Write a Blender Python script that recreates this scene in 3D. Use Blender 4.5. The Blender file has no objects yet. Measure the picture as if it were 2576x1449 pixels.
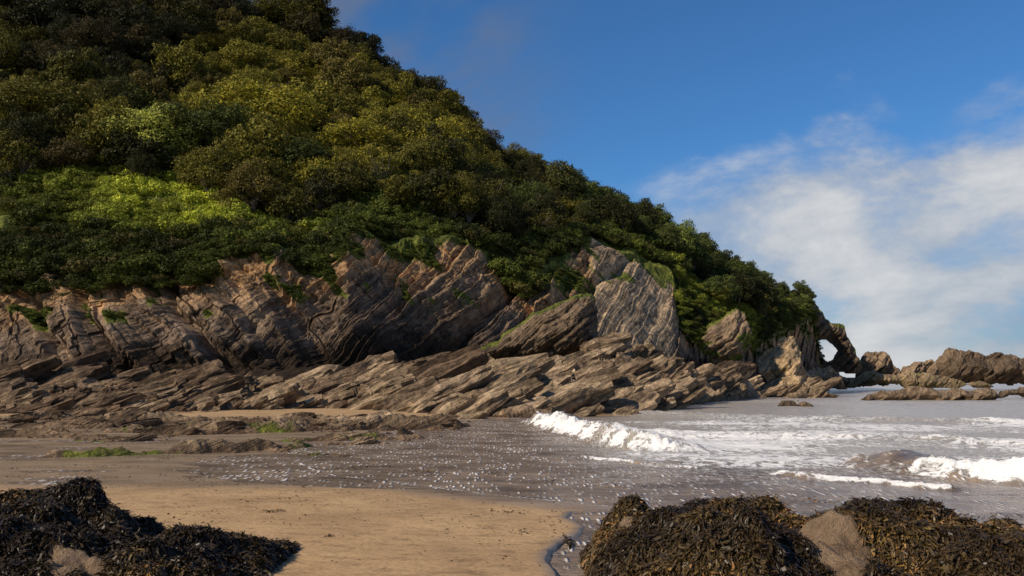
import bpy, numpy as np, math
rng=np.random.default_rng(7)
H=2.2; F=2231.0; CX=1288.0; CY=724.5
TH=math.atan((962-CY)/F); ct,st=math.cos(TH),math.sin(TH)
def ray(u,v):
    u=np.asarray(u,float); v=np.asarray(v,float)
    X=(u-CX)/F; Y=(CY-v)/F
    dn=ct-Y*st
    return X/dn,(st+Y*ct)/dn
def G(u,v):
    a,e=ray(u,v); y=-H/e
    return a*y,y
def PW(u,v,d):
    a,e=ray(u,v); return np.array([a*d,d,H+e*d])
# ------------------------------------------------ noise
def hsh(ix,iy,iz,seed):
    n=(ix*374761393+iy*668265263+iz*1274126177+seed*974634777)&0xffffffff
    n=((n^(n>>13))*1274126177)&0xffffffff
    n=((n^(n>>16))*2246822519)&0xffffffff
    n=n^(n>>15)
    return (n&0xffffff)/float(0xffffff)
def vn(x,y,z=0.0,seed=0):
    x,y,z=np.broadcast_arrays(np.asarray(x,float),np.asarray(y,float),np.asarray(z,float))
    ix=np.floor(x).astype(np.int64);iy=np.floor(y).astype(np.int64);iz=np.floor(z).astype(np.int64)
    fx=x-ix;fy=y-iy;fz=z-iz
    fx=fx*fx*(3-2*fx);fy=fy*fy*(3-2*fy);fz=fz*fz*(3-2*fz)
    r=0
    flat=(not fz.any()) 
    for dx in (0,1):
        wx=fx if dx else 1-fx
        for dy in (0,1):
            wy=fy if dy else 1-fy
            for dz in ((0,) if flat else (0,1)):
                wz=fz if dz else 1-fz
                r=r+wx*wy*wz*hsh(ix+dx,iy+dy,iz+dz,seed)
    return r*2-1
def fbm(x,y,z=0.0,o=4,seed=0):
    r=0;a=1.0;t=0
    for i in range(o):
        r=r+a*vn(x*2**i,y*2**i,np.asarray(z)*2**i,seed+i*17);t+=a;a*=0.5
    return r/t*1.4
def bands(s,along,seed,rise=0.78):
    i=np.floor(s).astype(np.int64); f=s-i
    amp=0.35+0.65*hsh(i,i*0+3,i*0+5,seed)
    amp=amp*(0.65+0.35*vn(along,i*7.31,0,seed+1))
    tri=np.where(f<rise,f/rise,(1-f)/(1-rise))
    return amp*tri
def blocks(s,along,seed):
    i=np.floor(s).astype(np.int64)
    j=np.floor(along+hsh(i,i*0+1,i*0+2,seed)*5).astype(np.int64)
    return hsh(i,j,i*0+9,seed+2)
def sstep(x,a,b):
    t=np.clip((x-a)/(b-a),0,1);return t*t*(3-2*t)
def sdist(px,py,poly):
    d=np.full(px.shape,1e18);ins=np.zeros(px.shape,bool);n=len(poly)
    for i in range(n):
        x0,y0=poly[i];x1,y1=poly[(i+1)%n]
        ex,ey=x1-x0,y1-y0
        t=np.clip(((px-x0)*ex+(py-y0)*ey)/(ex*ex+ey*ey+1e-12),0,1)
        dd=(px-x0-t*ex)**2+(py-y0-t*ey)**2
        d=np.minimum(d,dd)
        c=((y0>py)!=(y1>py))&(px<(x1-x0)*(py-y0)/((y1-y0) if y1!=y0 else 1e-12)+x0)
        ins^=c
    d=np.sqrt(d)
    return np.where(ins,d,-d)
# ------------------------------------------------ mesh
def mk(name,V,Fq,mat,attrs=None,smooth=False,parent=None):
    V=np.asarray(V,np.float32);Fq=np.asarray(Fq,np.int32)
    me=bpy.data.meshes.new(name)
    n,k=Fq.shape
    me.vertices.add(len(V));me.vertices.foreach_set('co',V.ravel())
    me.loops.add(n*k);me.loops.foreach_set('vertex_index',Fq.ravel())
    me.polygons.add(n);me.polygons.foreach_set('loop_start',np.arange(0,n*k,k,dtype=np.int32))
    me.polygons.foreach_set('use_smooth',np.full(n,smooth,dtype=bool))
    me.update(calc_edges=True)
    for k_,v_ in (attrs or {}).items():
        at=me.attributes.new(k_,'FLOAT','POINT');at.data.foreach_set('value',np.asarray(v_,np.float32).ravel())
    if mat: me.materials.append(mat)
    ob=bpy.data.objects.new(name,me);bpy.context.collection.objects.link(ob)
    if parent: ob.parent=parent
    return ob
def gridF(R,C,mask=None):
    i=np.arange(R*C).reshape(R,C)
    f=np.stack([i[:-1,:-1],i[:-1,1:],i[1:,1:],i[1:,:-1]],-1)
    if mask is not None:
        m=mask[:-1,:-1]&mask[:-1,1:]&mask[1:,1:]&mask[1:,:-1]
        return f[m]
    return f.reshape(-1,4)
def compact(V,Fq,attrs):
    used=np.unique(Fq);mp=np.full(len(V),-1);mp[used]=np.arange(len(used))
    return V[used],mp[Fq],{k:np.asarray(a).ravel()[used] for k,a in attrs.items()}
# ------------------------------------------------ node helpers
class NT:
    def __init__(s,nt): s.t=nt;nt.nodes.clear()
    def n(s,typ,**k):
        nd=s.t.nodes.new(typ)
        for a,b in k.items(): setattr(nd,a,b)
        return nd
    def set(s,inp,val):
        if isinstance(val,bpy.types.NodeSocket): s.t.links.new(val,inp)
        else: inp.default_value=val
    def m(s,op,a,b=0.0,c=None,clamp=False):
        nd=s.n('ShaderNodeMath',operation=op,use_clamp=clamp);s.set(nd.inputs[0],a);s.set(nd.inputs[1],b)
        if c is not None:s.set(nd.inputs[2],c)
        return nd.outputs[0]
    def ss(s,x,a,b):
        nd=s.n('ShaderNodeMapRange',interpolation_type='SMOOTHSTEP');s.set(nd.inputs[0],x);s.set(nd.inputs[1],a);s.set(nd.inputs[2],b);return nd.outputs[0]
    def mix(s,f,a,b,bt='MIX'):
        nd=s.n('ShaderNodeMix',data_type='RGBA',blend_type=bt)
        s.set(nd.inputs[0],f)
        for i,v in ((6,a),(7,b)):
            if isinstance(v,tuple) and len(v)==3: v=v+(1,)
            s.set(nd.inputs[i],v)
        return nd.outputs[2]
    def noise(s,vec,sc,det=4,rough=0.55,dist=0.0):
        nd=s.n('ShaderNodeTexNoise');s.set(nd.inputs['Vector'],vec);nd.inputs['Scale'].default_value=sc;nd.inputs['Detail'].default_value=det;nd.inputs['Roughness'].default_value=rough;nd.inputs['Distortion'].default_value=dist
        return nd.outputs[0]
    def map(s,vec,rot=(0,0,0),sc=(1,1,1)):
        nd=s.n('ShaderNodeMapping');s.set(nd.inputs[0],vec);nd.inputs['Rotation'].default_value=rot
        nd2=s.n('ShaderNodeMapping');s.set(nd2.inputs[0],nd.outputs[0]);nd2.inputs['Scale'].default_value=sc;return nd2.outputs[0]
    def attr(s,name): return s.n('ShaderNodeAttribute',attribute_name=name).outputs['Fac']
def newmat(name):
    m=bpy.data.materials.new(name);m.use_nodes=True
    return m,NT(m.node_tree)
def finish(t,col,rough=0.8,bump=None,bs=0.5,bd=0.1,spec=0.3,metal=0):
    b=t.n('ShaderNodeBsdfPrincipled');t.set(b.inputs['Base Color'],col if not(isinstance(col,tuple) and len(col)==3) else col+(1,))
    t.set(b.inputs['Roughness'],rough);t.set(b.inputs['Specular IOR Level'],spec)
    if bump is not None:
        bn=t.n('ShaderNodeBump');bn.inputs['Strength'].default_value=bs;bn.inputs['Distance'].default_value=bd
        t.set(bn.inputs['Height'],bump);t.t.links.new(bn.outputs[0],b.inputs['Normal'])
    o=t.n('ShaderNodeOutputMaterial');t.t.links.new(b.outputs[0],o.inputs[0]);return b
def ramp(t,f,stops):
    nd=t.n('ShaderNodeValToRGB');t.set(nd.inputs[0],f)
    e=nd.color_ramp.elements
    while len(e)<len(stops): e.new(0.5)
    for el,(p,c) in zip(e,stops): el.position=p;el.color=tuple(c)+(1,)
    return nd.outputs[0]
# ------------------------------------------------ materials
def rock_material(name,mode):
    m,t=newmat(name)
    P=t.n('ShaderNodeTexCoord').outputs['Object']
    wpv=t.n('ShaderNodeTexNoise');t.set(wpv.inputs['Vector'],P);wpv.inputs['Scale'].default_value=0.15
    va=t.n('ShaderNodeVectorMath',operation='MULTIPLY_ADD');t.set(va.inputs[0],wpv.outputs[1]);va.inputs[1].default_value=(2.5,2.5,2.5);t.set(va.inputs[2],P)
    ang=44 if mode!='reef' else 24
    bed=t.map(va.outputs[0],(0,math.radians(ang),0),(0.11,0.06,1.5))
    s1=t.noise(bed,0.9,5,0.62,0.0)
    s2=t.noise(bed,3.2,4,0.65)
    fine=t.mix(0.45,s1,s2)
    if mode=='cliff':
        lf=t.attr('left')
        bl=t.map(va.outputs[0],(0,math.radians(-44),0),(0.13,0.06,1.0))
        sL=t.noise(bl,0.7,5,0.62)
        fine=t.mix(t.m('MULTIPLY',lf,0.65),fine,sL)
    n1=t.noise(P,0.12,4,0.6); n2=t.noise(P,1.4,6,0.7);n3=t.noise(P,0.35,5,0.65)
    if mode=='cliff':
        tc=t.attr('tc'); veg=t.attr('veg'); slab=t.attr('slab')
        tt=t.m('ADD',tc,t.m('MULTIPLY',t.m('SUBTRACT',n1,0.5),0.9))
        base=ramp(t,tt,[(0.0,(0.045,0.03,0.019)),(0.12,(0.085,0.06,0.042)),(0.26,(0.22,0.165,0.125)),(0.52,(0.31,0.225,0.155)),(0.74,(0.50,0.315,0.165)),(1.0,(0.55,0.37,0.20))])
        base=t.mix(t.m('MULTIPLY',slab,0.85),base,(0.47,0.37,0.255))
        base=t.mix(1.0,base,ramp(t,n3,[(0.36,(0.6,0.59,0.6)),(0.5,(1,1,1)),(0.66,(1.35,1.3,1.2))]),'MULTIPLY')
    elif mode=='reef':
        hh=t.attr('tc'); veg=t.attr('veg')
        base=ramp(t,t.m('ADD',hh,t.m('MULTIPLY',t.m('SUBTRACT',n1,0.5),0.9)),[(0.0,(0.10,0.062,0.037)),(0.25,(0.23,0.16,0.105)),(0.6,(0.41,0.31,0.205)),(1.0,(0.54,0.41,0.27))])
        base=t.mix(1.0,base,ramp(t,n3,[(0.38,(0.6,0.58,0.58)),(0.55,(1.05,1.05,1.05))]),'MULTIPLY')
    else:
        hh=t.attr('tc'); veg=t.attr('veg')
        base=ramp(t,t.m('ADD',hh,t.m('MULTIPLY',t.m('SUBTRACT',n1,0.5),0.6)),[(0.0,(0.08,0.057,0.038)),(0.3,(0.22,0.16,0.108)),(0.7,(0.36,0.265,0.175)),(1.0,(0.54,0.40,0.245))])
    dark=ramp(t,fine,[(0.36,(0.16,0.145,0.14)),(0.45,(0.58,0.55,0.52)),(0.55,(1.05,1.02,1.0)),(0.68,(1.4,1.36,1.3))])
    c=t.mix(0.9,base,dark,'MULTIPLY')
    c=t.mix(1.0,c,ramp(t,n2,[(0.3,(0.42,0.41,0.40)),(0.7,(1.4,1.35,1.28))]),'MULTIPLY')
    gn=t.noise(P,1.3,5,0.7)
    grass=ramp(t,gn,[(0.3,(0.03,0.042,0.01)),(0.52,(0.11,0.125,0.02)),(0.72,(0.27,0.27,0.05))])
    vf=t.ss(t.m('ADD',veg,t.m('MULTIPLY',t.m('SUBTRACT',gn,0.5),0.9)),0.4,0.6)
    c=t.mix(vf,c,grass)
    bh=t.m('ADD',t.m('MULTIPLY',fine,1.8),t.m('MULTIPLY',n2,0.7))
    finish(t,c,0.85,bh,1.0,0.7,0.2)
    return m
M_cliff=rock_material('cliff_rock','cliff');M_reef=rock_material('reef_rock','reef');M_out=rock_material('outcrop_rock','out')

def leaf_mat(name):
    m,t=newmat(name)
    oi=t.n('ShaderNodeObjectInfo');P=t.n('ShaderNodeTexCoord').outputs['Object']
    n=t.noise(P,0.9,3,0.6)
    rv=ramp(t,n,[(0.3,(0.45,0.5,0.5)),(0.5,(1,1,1)),(0.72,(1.6,1.5,1.1))])
    c=t.mix(1.0,oi.outputs['Color'],rv,'MULTIPLY')
    lr=t.attr('rnd')
    c=t.mix(1.0,c,ramp(t,lr,[(0,(0.6,0.6,0.55)),(0.6,(1,1,1)),(1,(1.5,1.4,1.1))]),'MULTIPLY')
    d=t.n('ShaderNodeBsdfPrincipled');t.set(d.inputs['Base Color'],c);d.inputs['Roughness'].default_value=0.6;d.inputs['Specular IOR Level'].default_value=0.10
    tr=t.n('ShaderNodeBsdfTranslucent');t.set(tr.inputs[0],c)
    mx=t.n('ShaderNodeMixShader');mx.inputs[0].default_value=0.2
    t.t.links.new(d.outputs[0],mx.inputs[1]);t.t.links.new(tr.outputs[0],mx.inputs[2])
    o=t.n('ShaderNodeOutputMaterial');t.t.links.new(mx.outputs[0],o.inputs[0]);return m
M_leaf=leaf_mat('foliage')
M_bark,t=newmat('bark');P=t.n('ShaderNodeTexCoord').outputs['Object'];n=t.noise(P,4,5);finish(t,ramp(t,n,[(0.3,(0.05,0.04,0.03)),(0.7,(0.17,0.135,0.10))]),0.9)

# ------------------------------------------------ headland terrain
def poly(pts):
    p=np.array(pts,float);a,e=ray(p[:,0],p[:,1]);return a,e,(p[:,2] if p.shape[1]>2 else None)
K1=poly([(-900,925,92),(-200,930,85),(0,930,85),(300,922,86),(600,895,88),(900,888,92),(1080,880,98),(1170,876,100),(1300,885,101),(1450,900,106),(1550,905,112),(1700,900,124),(1850,905,140),(1950,920,170),(2040,930,215),(2110,935,240)])
K2=poly([(-900,700,103),(-200,715,94),(0,715,93),(120,700,94),(250,688,94),(420,690,95),(520,678,95),(545,628,97),(620,612,98),(700,640,98),(780,690,100),(850,650,102),(880,580,104),(930,600,105),(1000,640,107),(1080,625,110),(1160,610,113),(1240,650,114),(1270,700,114),(1330,750,114),(1380,680,119),(1430,675,123),(1460,610,130),(1500,612,133),(1580,645,136),(1650,690,140),(1690,700,142),(1715,830,134),(1760,860,136),(1850,875,146),(1900,865,160),(2000,820,200),(2040,790,225),(2110,770,245)])
K3=poly([(-900,430,130),(-200,480,114),(0,490,112),(150,445,115),(300,450,115),(450,490,113),(600,540,112),(750,600,109),(850,545,113),(950,520,117),(1100,560,119),(1200,590,121),(1300,610,124),(1400,600,131),(1500,575,146),(1600,610,150),(1700,670,152),(1800,770,152),(1900,790,170),(2000,785,207),(2050,760,236),(2110,765,250)])
K4=poly([(-900,-420,250),(-200,-260,245),(0,-170,240),(300,-50,235),(620,50,230),(760,100,225),(900,165,215),(1000,225,210),(1100,285,205),(1170,365,200),(1310,455,195),(1470,515,195),(1600,580,200),(1700,625,195),(1800,665,200),(1900,725,215),(1980,765,240),(2030,750,250),(2110,765,260)])
A_END=ray(2072,800)[0]
def keys(a):
    a=np.atleast_1d(a)
    def g(K): 
        y=np.interp(a,K[0],K[2]);e=np.interp(a,K[0],K[1]);return y,H+e*y
    y1,z1=g(K1);y2,z2=g(K2);y3,z3=g(K3);y4,z4=g(K4)
    y2=np.maximum(y2,y1+3);y3=np.maximum(y3,y2+3);y4=np.maximum(y4,y3+6)
    z3=np.maximum(z3,z2+0.5)
    Y=np.stack([y1-12,y1,y2,y3,y4,y4+70,y4+300]);Z=np.stack([z1*0-2.0,z1-1.0,z2,z3,z4,z4*0.92+2,z4*0-8])
    fd=np.clip((A_END-a)/0.012,0,1);Z=Z*fd-(1-fd)*4
    return Y,Z
def hill_noise(x,y): return 3.0*fbm(x/28,y/28,0,3,55)
def terr(a,y):
    Y,Z=keys(a);Y=Y[:,0];Z=Z[:,0]
    z=np.interp(y,Y,Z)
    return z+hill_noise(a*y,y)*np.clip((y-Y[3])/25,0,1)
NC=1500
aa=np.concatenate([np.linspace(-1.0,-0.62,80,endpoint=False),np.linspace(-0.62,A_END+0.02,NC-80)])
Y,Z=keys(aa)
rows=[(0,16),(1,260),(2,60),(3,70),(4,20),(5,10)]
ys=[];zs=[];tcs=[]
for k,n in rows:
    tt=np.linspace(0,1,n,endpoint=False)[:,None]
    zt=tt if k!=1 else tt**0.85
    ys.append(Y[k]+(Y[k+1]-Y[k])*tt);zs.append(Z[k]+(Z[k+1]-Z[k])*zt);tcs.append(np.broadcast_to(k-1+tt,(n,len(aa))))
ys=np.concatenate(ys);zs=np.concatenate(zs);tcs=np.concatenate(tcs)
xs=aa[None,:]*ys
hn=hill_noise(xs,ys)*np.clip((ys-Y[3][None])/25,0,1);zs=zs+hn
left=sstep(-xs/ys,0.18,0.34)
ua=xs/ys
slab=sstep(ua,ray(1470,700)[0],ray(1500,700)[0])*(1-sstep(ua,ray(1680,750)[0],ray(1720,750)[0]))
wp=2.0*fbm(xs/13,ys/16,zs/13,3,5)+0.25*fbm(xs/2.5,ys/5,zs/2.5,3,6)*(1-slab)
big=fbm(xs/14,ys/20,zs/16,3,11)
sb=(-0.69*xs+0.73*zs-0.16*ys+wp)
al=(0.73*xs+0.69*zs)
d=2.4*bands(sb/3.3,al/12,1,0.85)+1.1*bands(sb/1.25+4,al/6,2,0.85)+0.4*bands(sb/0.5,al/3,3)+0.8*blocks(sb/2.1,al/7,8)+0.35*blocks(sb/0.9,al/3.5,9)
sj=(0.70*xs+0.62*zs+wp*1.0);alj=(-0.62*xs+0.7*zs)
dj=2.4*bands(sj/3.6,alj/7,4,0.85)+0.9*bands(sj/1.3,alj/4,5,0.3)+1.0*blocks(sj/2.4,alj/4.0,12)+0.4*blocks(sj/0.9,alj/2,13)
dis=d*(1-left*0.7)+left*dj*1.0
rough=0.6*fbm(xs/2.0,ys/2.0,zs/2.0,4,21)
wc=sstep(tcs,-0.3,0.1)*(1-sstep(tcs,1.0,1.25))
dis=(dis-2.4)*(1-0.72*slab)+big*2.6*(1-0.85*slab)+rough*(1-0.6*slab)
for uc,w,dep in ((1165,30,2.4),(745,30,1.6),(1325,25,2.0),(480,16,1.3),(240,14,1.1),(100,14,1.0)):
    dis=dis-dep*np.exp(-((ua-ray(uc,800)[0]-(0.009 if uc>800 else -0.008)*(zs-8)+0.012*fbm(xs/5,ys/9,zs/5,2,24))*F/w)**2)
tong=fbm((xs+zs)/3.5,(xs-zs)/16,ys/20,3,31)
veg=np.clip((tcs-1.0+0.28*fbm(xs/3,ys/9,zs/3,3,33)+0.42*tong)*5+0.5,0,1)
patch=sstep(fbm((xs+zs)/2.2,(xs-zs)/8,ys/9,4,41),0.12,0.38)*sstep(tcs,0.25,0.5)*(1-slab*0.6)
veg=np.maximum(veg,patch*0.8)
bankn=1.3*fbm(xs/4,ys/4,zs/4,4,61)*sstep(tcs,0.9,1.1)
zf=zs+0.2*dis*wc+bankn
yf=ys-dis*wc-bankn*0.5*(tcs<2)
xf=xs-0.2*dis*wc
V=np.stack([xf,yf,zf],-1).reshape(-1,3)
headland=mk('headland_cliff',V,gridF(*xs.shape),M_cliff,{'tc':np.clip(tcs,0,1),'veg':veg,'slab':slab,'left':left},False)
cand=np.argwhere((veg>0.75)&(tcs>0.4)&(tcs<1.03)&(ua>-0.62)&(slab<0.3))
cand=cand[rng.integers(0,len(cand),1300)]
CL=[(xf[i,j],yf[i,j],zf[i,j]) for i,j in cand]

# ------------------------------------------------ reef
RC=poly([(-900,915,84),(-100,912,80),(0,912,80),(300,908,81),(600,900,82),(800,890,82),(950,878,83),(1100,890,84),(1250,895,84),(1340,882,85),(1500,893,88),(1560,900,92),(1700,900,100),(1800,900,112),(1900,925,130),(1990,950,140)])
RF=np.array([(-900,1045),(0,1045),(500,1040),(800,1030),(1000,1038),(1200,1058),(1400,1052),(1600,1048),(1700,1030),(1780,1010),(1850,1003),(1990,998)],float)
ra,re=ray(RF[:,0],RF[:,1]);ry=-H/re
LP=[[G(*p) for p in [(-700,1046),(0,1048),(500,1050),(1150,1054),(1280,1064),(1210,1090),(900,1102),(400,1108),(0,1114),(-700,1114)]],
    [G(*p) for p in [(180,1158),(320,1122),(480,1103),(700,1098),(1220,1097),(1200,1115),(950,1136),(700,1150),(450,1162)]]]
NR=680;NCr=1300
yy=22*(125/22.)**np.linspace(0,1,NR)
ar=np.concatenate([np.linspace(-0.95,-0.62,60,endpoint=False),np.linspace(-0.62,0.31,NCr-60)])
yy2=np.repeat(yy[:,None],NCr,1);xx=ar[None]*yy2;aR=np.repeat(ar[None],NR,0)
yc=np.interp(ar,RC[0],RC[2])[None];zc=H+np.interp(ar,RC[0],RC[1])[None]*yc
y0=np.minimum(np.interp(ar,ra,ry)[None],yc-8)+2.5*fbm(xx/6,yy2/6,0,3,71)
s=np.clip((yy2-y0)/np.maximum(yc-y0,3),-1,1.6)
env=zc*np.clip(s,0,1)**0.85
wq=1.6*fbm(xx/8,yy2/8,0,3,72)
sr=(-0.42*xx+0.75*yy2+wq)
alr=(0.87*xx+0.42*yy2)
br=bands(sr/3.3,alr/5,81,0.72)
b2=bands(sr/1.2+0.4,alr/2.5,82,0.7);b3=bands(sr/0.45,alr/1.2,83,0.7)
crossj=bands((alr+0.5*sr+wq)/4.2,sr/2,84,0.85)
bk=blocks(sr/1.6,alr/3.2,86)
A=np.clip(s,0,1)**0.4*(s>0)
z=env*(0.78+0.45*fbm(xx/10,yy2/10,0,3,74))+A*(2.3*(br-0.4)+0.85*(b2-0.4)+0.35*(b3-0.4)+1.2*(crossj-0.5)+0.9*(bk-0.5)+0.4*fbm(xx/1.2,yy2/1.2,0,4,75))
rav=sstep(s,1.05,1.5);z=z*(1-rav)+rav*1.5
low=np.full(xx.shape,-0.35)
for i,Pp in enumerate(LP):
    sd=sdist(xx,yy2,Pp)+2.4*fbm(xx/3,yy2/3,0,4,90+i)
    lm=sstep(sd,-0.8,1.8)
    hh=(0.18 if i==0 else 0.12)+0.30*fbm(xx/4,yy2/2.2,0,3,92)+0.75*(b2-0.42)+0.6*(br-0.42)+0.35*(b3-0.38)+0.25*fbm(xx*1.5,yy2*1.5,0,4,93)
    low=np.maximum(low,-0.35+lm*(0.35+hh*(1.0 if i==0 else 0.8)))
z=np.where(s>0,np.maximum(z,low),low)
vegr=np.where((s<=0),sstep(fbm(xx/2,yy2/1.5,0,4,95),0.05,0.45)*0.56,0)*(xx/yy2>-0.5)*(yy2<42)
tcr=np.clip(0.15+z/2.2,0,1)*sstep(aR+0.05*fbm(xx/10,yy2/10,0,2,96),-0.65,-0.15)*0.9+0.12*np.clip(z/3,0,1)+0.05
tcr=np.where(s>0.95,tcr*0.45,tcr);tcr=np.where(s<=0,0.18+z*0.9,tcr)
Vr=np.stack([xx-0.15*z,yy2-0.35*A*br,z],-1).reshape(-1,3)
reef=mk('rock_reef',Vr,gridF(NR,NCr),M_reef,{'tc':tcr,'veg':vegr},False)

n1,n2,n3=9,6,3
def slab_proto():
    vs=[];fs=[]
    def face(fn,n,m):
        b=sum(len(v) for v in vs);uu,vv=np.meshgrid(np.linspace(-1,1,n),np.linspace(-1,1,m),indexing='ij')
        vs.append(fn(uu,vv).reshape(-1,3));fs.append(gridF(n,m)+b)
    face(lambda a,b:np.stack([a,b,a*0+1],-1),n1,n2);face(lambda a,b:np.stack([a,b,a*0-1],-1),n1,n2)
    face(lambda a,b:np.stack([a,a*0+1,b],-1),n1,n3);face(lambda a,b:np.stack([a,a*0-1,b],-1),n1,n3)
    face(lambda a,b:np.stack([a*0+1,a,b],-1),n2,n3);face(lambda a,b:np.stack([a*0-1,a,b],-1),n2,n3)
    return np.concatenate(vs),np.concatenate(fs)
PB,FB=slab_proto()
def slab_block(c,L,W,T,az,tilt,seed):
    p=PB
    taper=1-0.45*np.clip(p[:,0],0,1)-0.3*np.clip(-p[:,0],0,1)
    q=p*np.array([L/2,W/2,T/2]);q[:,1]*=taper;q[:,2]*=(1-0.45*np.abs(p[:,0])**2)
    q+=0.17*min(W,L)*np.stack([fbm(p[:,0]*1.3,p[:,1]*1.3,p[:,2]*1.3,3,seed+k) for k in range(3)],-1)
    q[:,2]+=0.12*T*np.sign(fbm(p[:,0]*0.5,p[:,1]*3,0,2,seed+9))
    cy,sy=math.cos(tilt[0]),math.sin(tilt[0]);cx,sx=math.cos(tilt[1]),math.sin(tilt[1]);cz,sz=math.cos(az),math.sin(az)
    Rx=np.array([[1,0,0],[0,cx,-sx],[0,sx,cx]]);Ry=np.array([[cy,0,-sy],[0,1,0],[sy,0,cy]]);Rz=np.array([[cz,-sz,0],[sz,cz,0],[0,0,1]])
    return q@(Rz@Ry@Rx).T+np.array(c),FB
SV=[];SF=[];ST=[];off=0
cnt=0
while cnt<1450:
    u=rng.uniform(-150,1850) if (cnt<740 or cnt>=900) else rng.uniform(1560,2080)
    a=float(ray(u,1000)[0]);f0=min(np.interp(a,ra,ry),np.interp(a,RC[0],RC[2])-8);c0=np.interp(a,RC[0],RC[2])
    tpos=rng.uniform(0.0,1.12)
    y=f0+(c0-f0)*tpos
    lowr=cnt>=1100
    if 900<=cnt<1100:
        u=rng.uniform(-100,750);a=float(ray(u,1000)[0]);f0=np.interp(a,ra,ry);c0=np.interp(a,RC[0],RC[2]);tpos=rng.uniform(0,1);y=f0+(c0-f0)*tpos
    if u>1850: y=rng.uniform(125,190)
    if lowr:
        u=rng.uniform(-50,1230);a=float(ray(u,1080)[0]);y=rng.uniform(28,60)
    i=min(np.searchsorted(yy,y),NR-1);j=min(np.searchsorted(ar,a),NCr-1)
    zz=z[i,j] if u<1850 else rng.uniform(-0.3,0.8)+(y-125)/40
    cnt+=1
    if lowr and zz<0.02: continue
    if zz<-0.1 and u<1850: continue
    big_=rng.random()<0.18
    sc=rng.uniform(0.4,1.0)*(1.0 if not big_ else 1.9)*(0.35+0.8*min(tpos,1)**0.5 if u<1850 else 1.3)
    if u<700: sc*=0.85
    if lowr: sc=rng.uniform(0.12,0.4)
    L=4.0*sc*rng.uniform(.7,1.4);W=1.4*sc*rng.uniform(.6,1.3);T=0.75*sc*rng.uniform(.5,1.4)
    v_,f_=slab_block((a*y,y,zz+0.02*L),L,W,T,rng.normal(0.35,0.16),(rng.normal(0.40 if not lowr else 0.15,0.10),rng.normal(0.7,0.2)),int(rng.integers(1e6)))
    SV.append(v_);SF.append(f_+off);ST.append(np.full(len(v_),(0.25+0.75*rng.random())*(0.42+0.58*float(sstep(a,-0.5,-0.1)))*(0.7 if lowr else 1)+(0.1 if u>1850 else 0)));off+=len(v_)
mk('slabs',np.concatenate(SV),np.concatenate(SF),M_reef,{'tc':np.concatenate(ST),'veg':np.zeros(off)},False,parent=reef)

# ------------------------------------------------ outcrops
def relief(name,pts,d,T,w,hole=None,step=3.0,seed=0,bed=0.6,tcr=(0.3,0.9),vegtop=0.0,parent=None,vegfn=None):
    pts=np.array(pts,float);a,e=ray(pts[:,0],pts[:,1]);pl=list(zip(a*d,H+e*d))
    X=np.array(pl);x0,z0=X.min(0);x1,z1=X.max(0);st_=step*d/F
    gx,gz=np.meshgrid(np.arange(x0,x1+st_,st_),np.arange(z0,z1+st_,st_),indexing='ij')
    nz=fbm(gx/1.6/(d/100),gz/1.6/(d/100),0,4,seed)*0.45*(d/100)
    sd=sdist(gx,gz,pl)+nz
    if hole is not None:
        hp=np.array(hole,float);a,e=ray(hp[:,0],hp[:,1]);hd=-sdist(gx,gz,list(zip(a*d,H+e*d)))+nz*0.5
        sd=np.minimum(sd,hd)
    mask=sd>0
    dist=np.clip(sd,0,None)
    th=T*(1-np.exp(-dist/w))
    sb=(-0.64*gx+0.77*gz+0.6*fbm(gx/6,gz/6,0,2,seed+3)+0.2*fbm(gx/1.5,gz/1.5,0,2,seed+31));al=0.77*gx+0.64*gz
    k=d/110.
    rel=bed*k*(1.8*bands(sb/(2.4*k),al/6,seed+4,0.85)+0.8*bands(sb/(0.8*k),al/3,seed+5,0.85)+0.3*bands(sb/(.35*k),al/2,seed+6)+0.8*blocks(sb/(1.5*k),al/4/k,seed+9)-1.3)+0.8*k*fbm(gx/2/k,gz/2/k,0,4,seed+7)
    ed=np.clip(dist/(0.6*k),0,1)
    yf=d-th-rel*ed+(gz-z0)*0.25
    yb=d+th*0.8+(gz-z0)*0.25
    VF=np.stack([gx,yf,gz],-1).reshape(-1,3);VB=np.stack([gx,yb,gz],-1).reshape(-1,3)
    f=gridF(*gx.shape,mask)
    n=len(VF)
    ed_=np.concatenate([f[:,[0,1]],f[:,[1,2]],f[:,[2,3]],f[:,[3,0]]])
    key=np.sort(ed_,1);kk=key[:,0]*(n+1)+key[:,1]
    uq,ix,ct_=np.unique(kk,return_index=True,return_counts=True)
    be=ed_[ix[ct_==1]]
    rim=np.stack([be[:,1],be[:,0],be[:,0]+n,be[:,1]+n],-1)
    Fq=np.concatenate([f,f[:,::-1]+n,rim]);V=np.concatenate([VF,VB])
    hrel=(gz-z0)/(z1-z0)
    tc=tcr[0]+(tcr[1]-tcr[0])*hrel+0.1*fbm(gx/3,gz/3,0,2,seed+8)
    top=np.where(mask,gz,-1e9).max(1,keepdims=True)
    veg=np.clip(1-(top-gz)/(max(vegtop,1e-3)*(1+0.5*fbm(gx/1.5,gz*0,0,2,seed+2))),0,1)*(vegtop>0)
    if vegfn is not None: veg=np.maximum(veg,vegfn(gx/d,gz,gx))
    at={'tc':np.tile(tc.ravel(),2),'veg':np.tile(np.broadcast_to(veg,gx.shape).ravel(),2)}
    V,Fq,at=compact(V,Fq,at)
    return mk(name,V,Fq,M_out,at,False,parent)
relief('rock_outcrop',[(1130,915),(1200,872),(1270,835),(1340,788),(1390,762),(1440,738),(1495,732),(1503,760),(1506,800),(1515,860),(1530,915)],95,5,2.0,seed=100,bed=0.8,tcr=(0.0,0.5),vegtop=0.8)
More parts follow.
